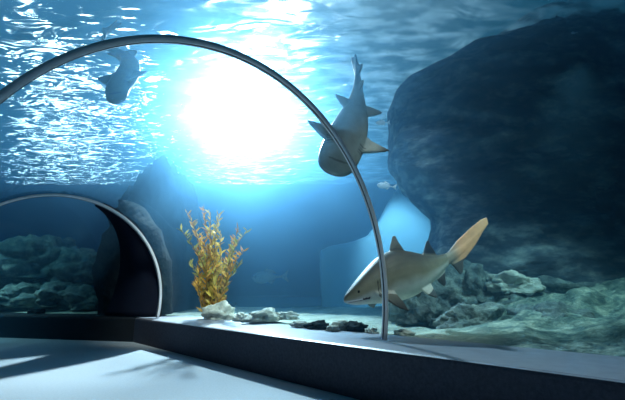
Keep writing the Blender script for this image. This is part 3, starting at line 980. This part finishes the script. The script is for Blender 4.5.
fish(376, 123, 9.0, 0.34, 0.15, M['silver'], 'small pale fish put for a bright blob between the diving shark and the cliff', -0.1)  # fish shape added in place of a blob of glare
fish(252, 278, 14.5, 1.25, 0.0, M['greyfish'], 'faint grey fish in the far blue water right of the golden plant', -0.05)
fish(571, 33, 7.6, 0.16, 0.2, M['silver'], 'tiny white fish high against the dark cliff at upper right', -0.2)

# ------------------------------------------------------------------ light
def sky_dir(px, py):
    d = dirpx(px, py)
    h = Vector((d.x, d.y, 0)) / 1.33
    return Vector((h.x, h.y, math.sqrt(max(0.01, 1 - h.length_squared)))).normalized()

w = bpy.data.worlds.new('sky'); sc.world = w
w.use_nodes = True
nt = w.node_tree; N, L = nt.nodes, nt.links
N.clear()
wout = N.new('ShaderNodeOutputWorld'); bg = N.new('ShaderNodeBackground')
tc = N.new('ShaderNodeTexCoord')
def lobe(direction, power, strength, colour):
    d = N.new('ShaderNodeVectorMath'); d.operation = 'DOT_PRODUCT'
    nrmz = N.new('ShaderNodeVectorMath'); nrmz.operation = 'NORMALIZE'
    L.new(tc.outputs['Generated'], nrmz.inputs[0])
    L.new(nrmz.outputs[0], d.inputs[0]); d.inputs[1].default_value = direction
    mxn = N.new('ShaderNodeMath'); mxn.operation = 'MAXIMUM'; mxn.inputs[1].default_value = 0
    L.new(d.outputs['Value'], mxn.inputs[0])
    pw = N.new('ShaderNodeMath'); pw.operation = 'POWER'; pw.inputs[1].default_value = power
    L.new(mxn.outputs[0], pw.inputs[0])
    sc_ = N.new('ShaderNodeVectorMath'); sc_.operation = 'SCALE'
    sc_.inputs[0].default_value = colour
    ml = N.new('ShaderNodeMath'); ml.operation = 'MULTIPLY'; ml.inputs[1].default_value = strength
    L.new(pw.outputs[0], ml.inputs[0]); L.new(ml.outputs[0], sc_.inputs['Scale'])
    return sc_.outputs[0]
acc = None
BASE = (0.004, 0.068, 0.105)
LOBES = [
    (sky_dir(240, 120), 900, 10.0, (1.0, 0.98, 0.94)),
    (sky_dir(262, 60), 1200, 9.0, (1.0, 0.98, 0.94)),
    (sky_dir(285, 5), 1400, 9.0, (1.0, 0.98, 0.94)),
    (sky_dir(335, 60), 45, 0.75, (0.62, 0.88, 1.0)),
] + [(sky_dir(px_, py_), 12000, 25.0, (1.0, 1.0, 0.90)) for px_, py_ in
     ((30, 165), (55, 125), (80, 85), (72, 172), (105, 140), (140, 105), (30, 12))
]
b0 = N.new('ShaderNodeRGB'); b0.outputs[0].default_value = (*BASE, 1)
acc = b0.outputs[0]
for l in LOBES:
    o_ = lobe(*l)
    a_ = N.new('ShaderNodeVectorMath'); a_.operation = 'ADD'
    L.new(acc, a_.inputs[0]); L.new(o_, a_.inputs[1]); acc = a_.outputs[0]
L.new(acc, bg.inputs['Color']); bg.inputs['Strength'].default_value = 1.0
L.new(bg.outputs[0], wout.inputs['Surface'])

sun_d = bpy.data.lights.new('sun', 'SUN'); sun_d.energy = 1.5; sun_d.angle = math.radians(2.0); sun_d.color = (1.0, 0.97, 0.9)
sun = bpy.data.objects.new('sun', sun_d); C.objects.link(sun)
sd = dirpx(249, 78)
sun.rotation_euler = (-sd).to_track_quat('-Z', 'Y').to_euler()
sun.location = (0, 0, 12)

def flood(name, loc, aim, watts, cone, colour=(0.9, 1.0, 1.0), blend=0.8):
    d = bpy.data.lights.new(name, 'SPOT'); d.energy = watts; d.spot_size = math.radians(cone); d.spot_blend = blend
    d.shadow_soft_size = 0.25; d.color = colour
    o = bpy.data.objects.new(name, d); C.objects.link(o); o.location = loc
    o.rotation_euler = (Vector(aim) - Vector(loc)).to_track_quat('-Z', 'Y').to_euler()
    return o
LP = at_y(243, 98, 19.0)
flood('main_floodlight', LP, (-1.4, 5.8, 0.2), 76000, 38, (1.0, 0.97, 0.92), 0.9).data.shadow_soft_size = 0.35
flood('tank_fill_spot', (1.7, 6.4, 6.5), (1.9, 9.0, 3.2), 520, 46, (0.9, 1.0, 1.0))  # added spot: brightens the small fish and the cliff's left edge
flood('tank_fill_spot', (2.4, 3.6, 5.9), (1.5, 6.2, 1.3), 600, 42, (1.0, 0.96, 0.84))
flood('tank_fill_spot', (-1.2, 5.6, 5.9), (-2.2, 9.4, 1.8), 2300, 42, (1.0, 0.93, 0.80))
flood('tank_fill_spot', (1.6, 9.6, 5.5), (-0.6, 8.5, 0.5), 1500, 40, (0.9, 1.0, 0.92))  # added, no lamp known here: whitens the sand behind the curb
flood('tank_fill_spot', (3.8, 5.4, 4.2), (3.6, 7.0, 0.6), 520, 80, (0.65, 1.0, 0.92))
flood('tank_fill_spot', (-9.0, 9.8, 5.9), (-9.0, 12.8, 0.8), 330, 70, (0.4, 1.0, 0.92))
flood('tank_fill_spot', (-9.6, 11.2, 3.2), (-8.6, 10.9, 0.5), 420, 90, (0.6, 1.0, 0.92))  # unseen spot put in to lift the sand strip under the far arch
flood('tank_fill_spot', (0.8, 3.0, 5.9), (0.4, 5.6, 3.2), 60, 60, (0.95, 1.0, 1.0))
flood('tank_fill_spot', (2.6, 12.6, 5.9), (3.3, 15.2, 2.2), 1300, 52, (0.8, 0.97, 1.0))  # extra spot added to make the cyan block at the back brighter

# ------------------------------------------------------------------ output look
sc.view_settings.view_transform = 'Standard'
sc.view_settings.look = 'None'
sc.view_settings.exposure = 0.0
sc.view_settings.gamma = 1.0
sc.view_settings.use_curve_mapping = False
cy = sc.cycles
cy.use_denoising = True
cy.max_bounces = 10
cy.transparent_max_bounces = 24
cy.volume_bounces = 1
cy.diffuse_bounces = 2
cy.glossy_bounces = 2
cy.transmission_bounces = 8
cy.sample_clamp_indirect = 6.0
cy.caustics_refractive = False
cy.caustics_reflective = False
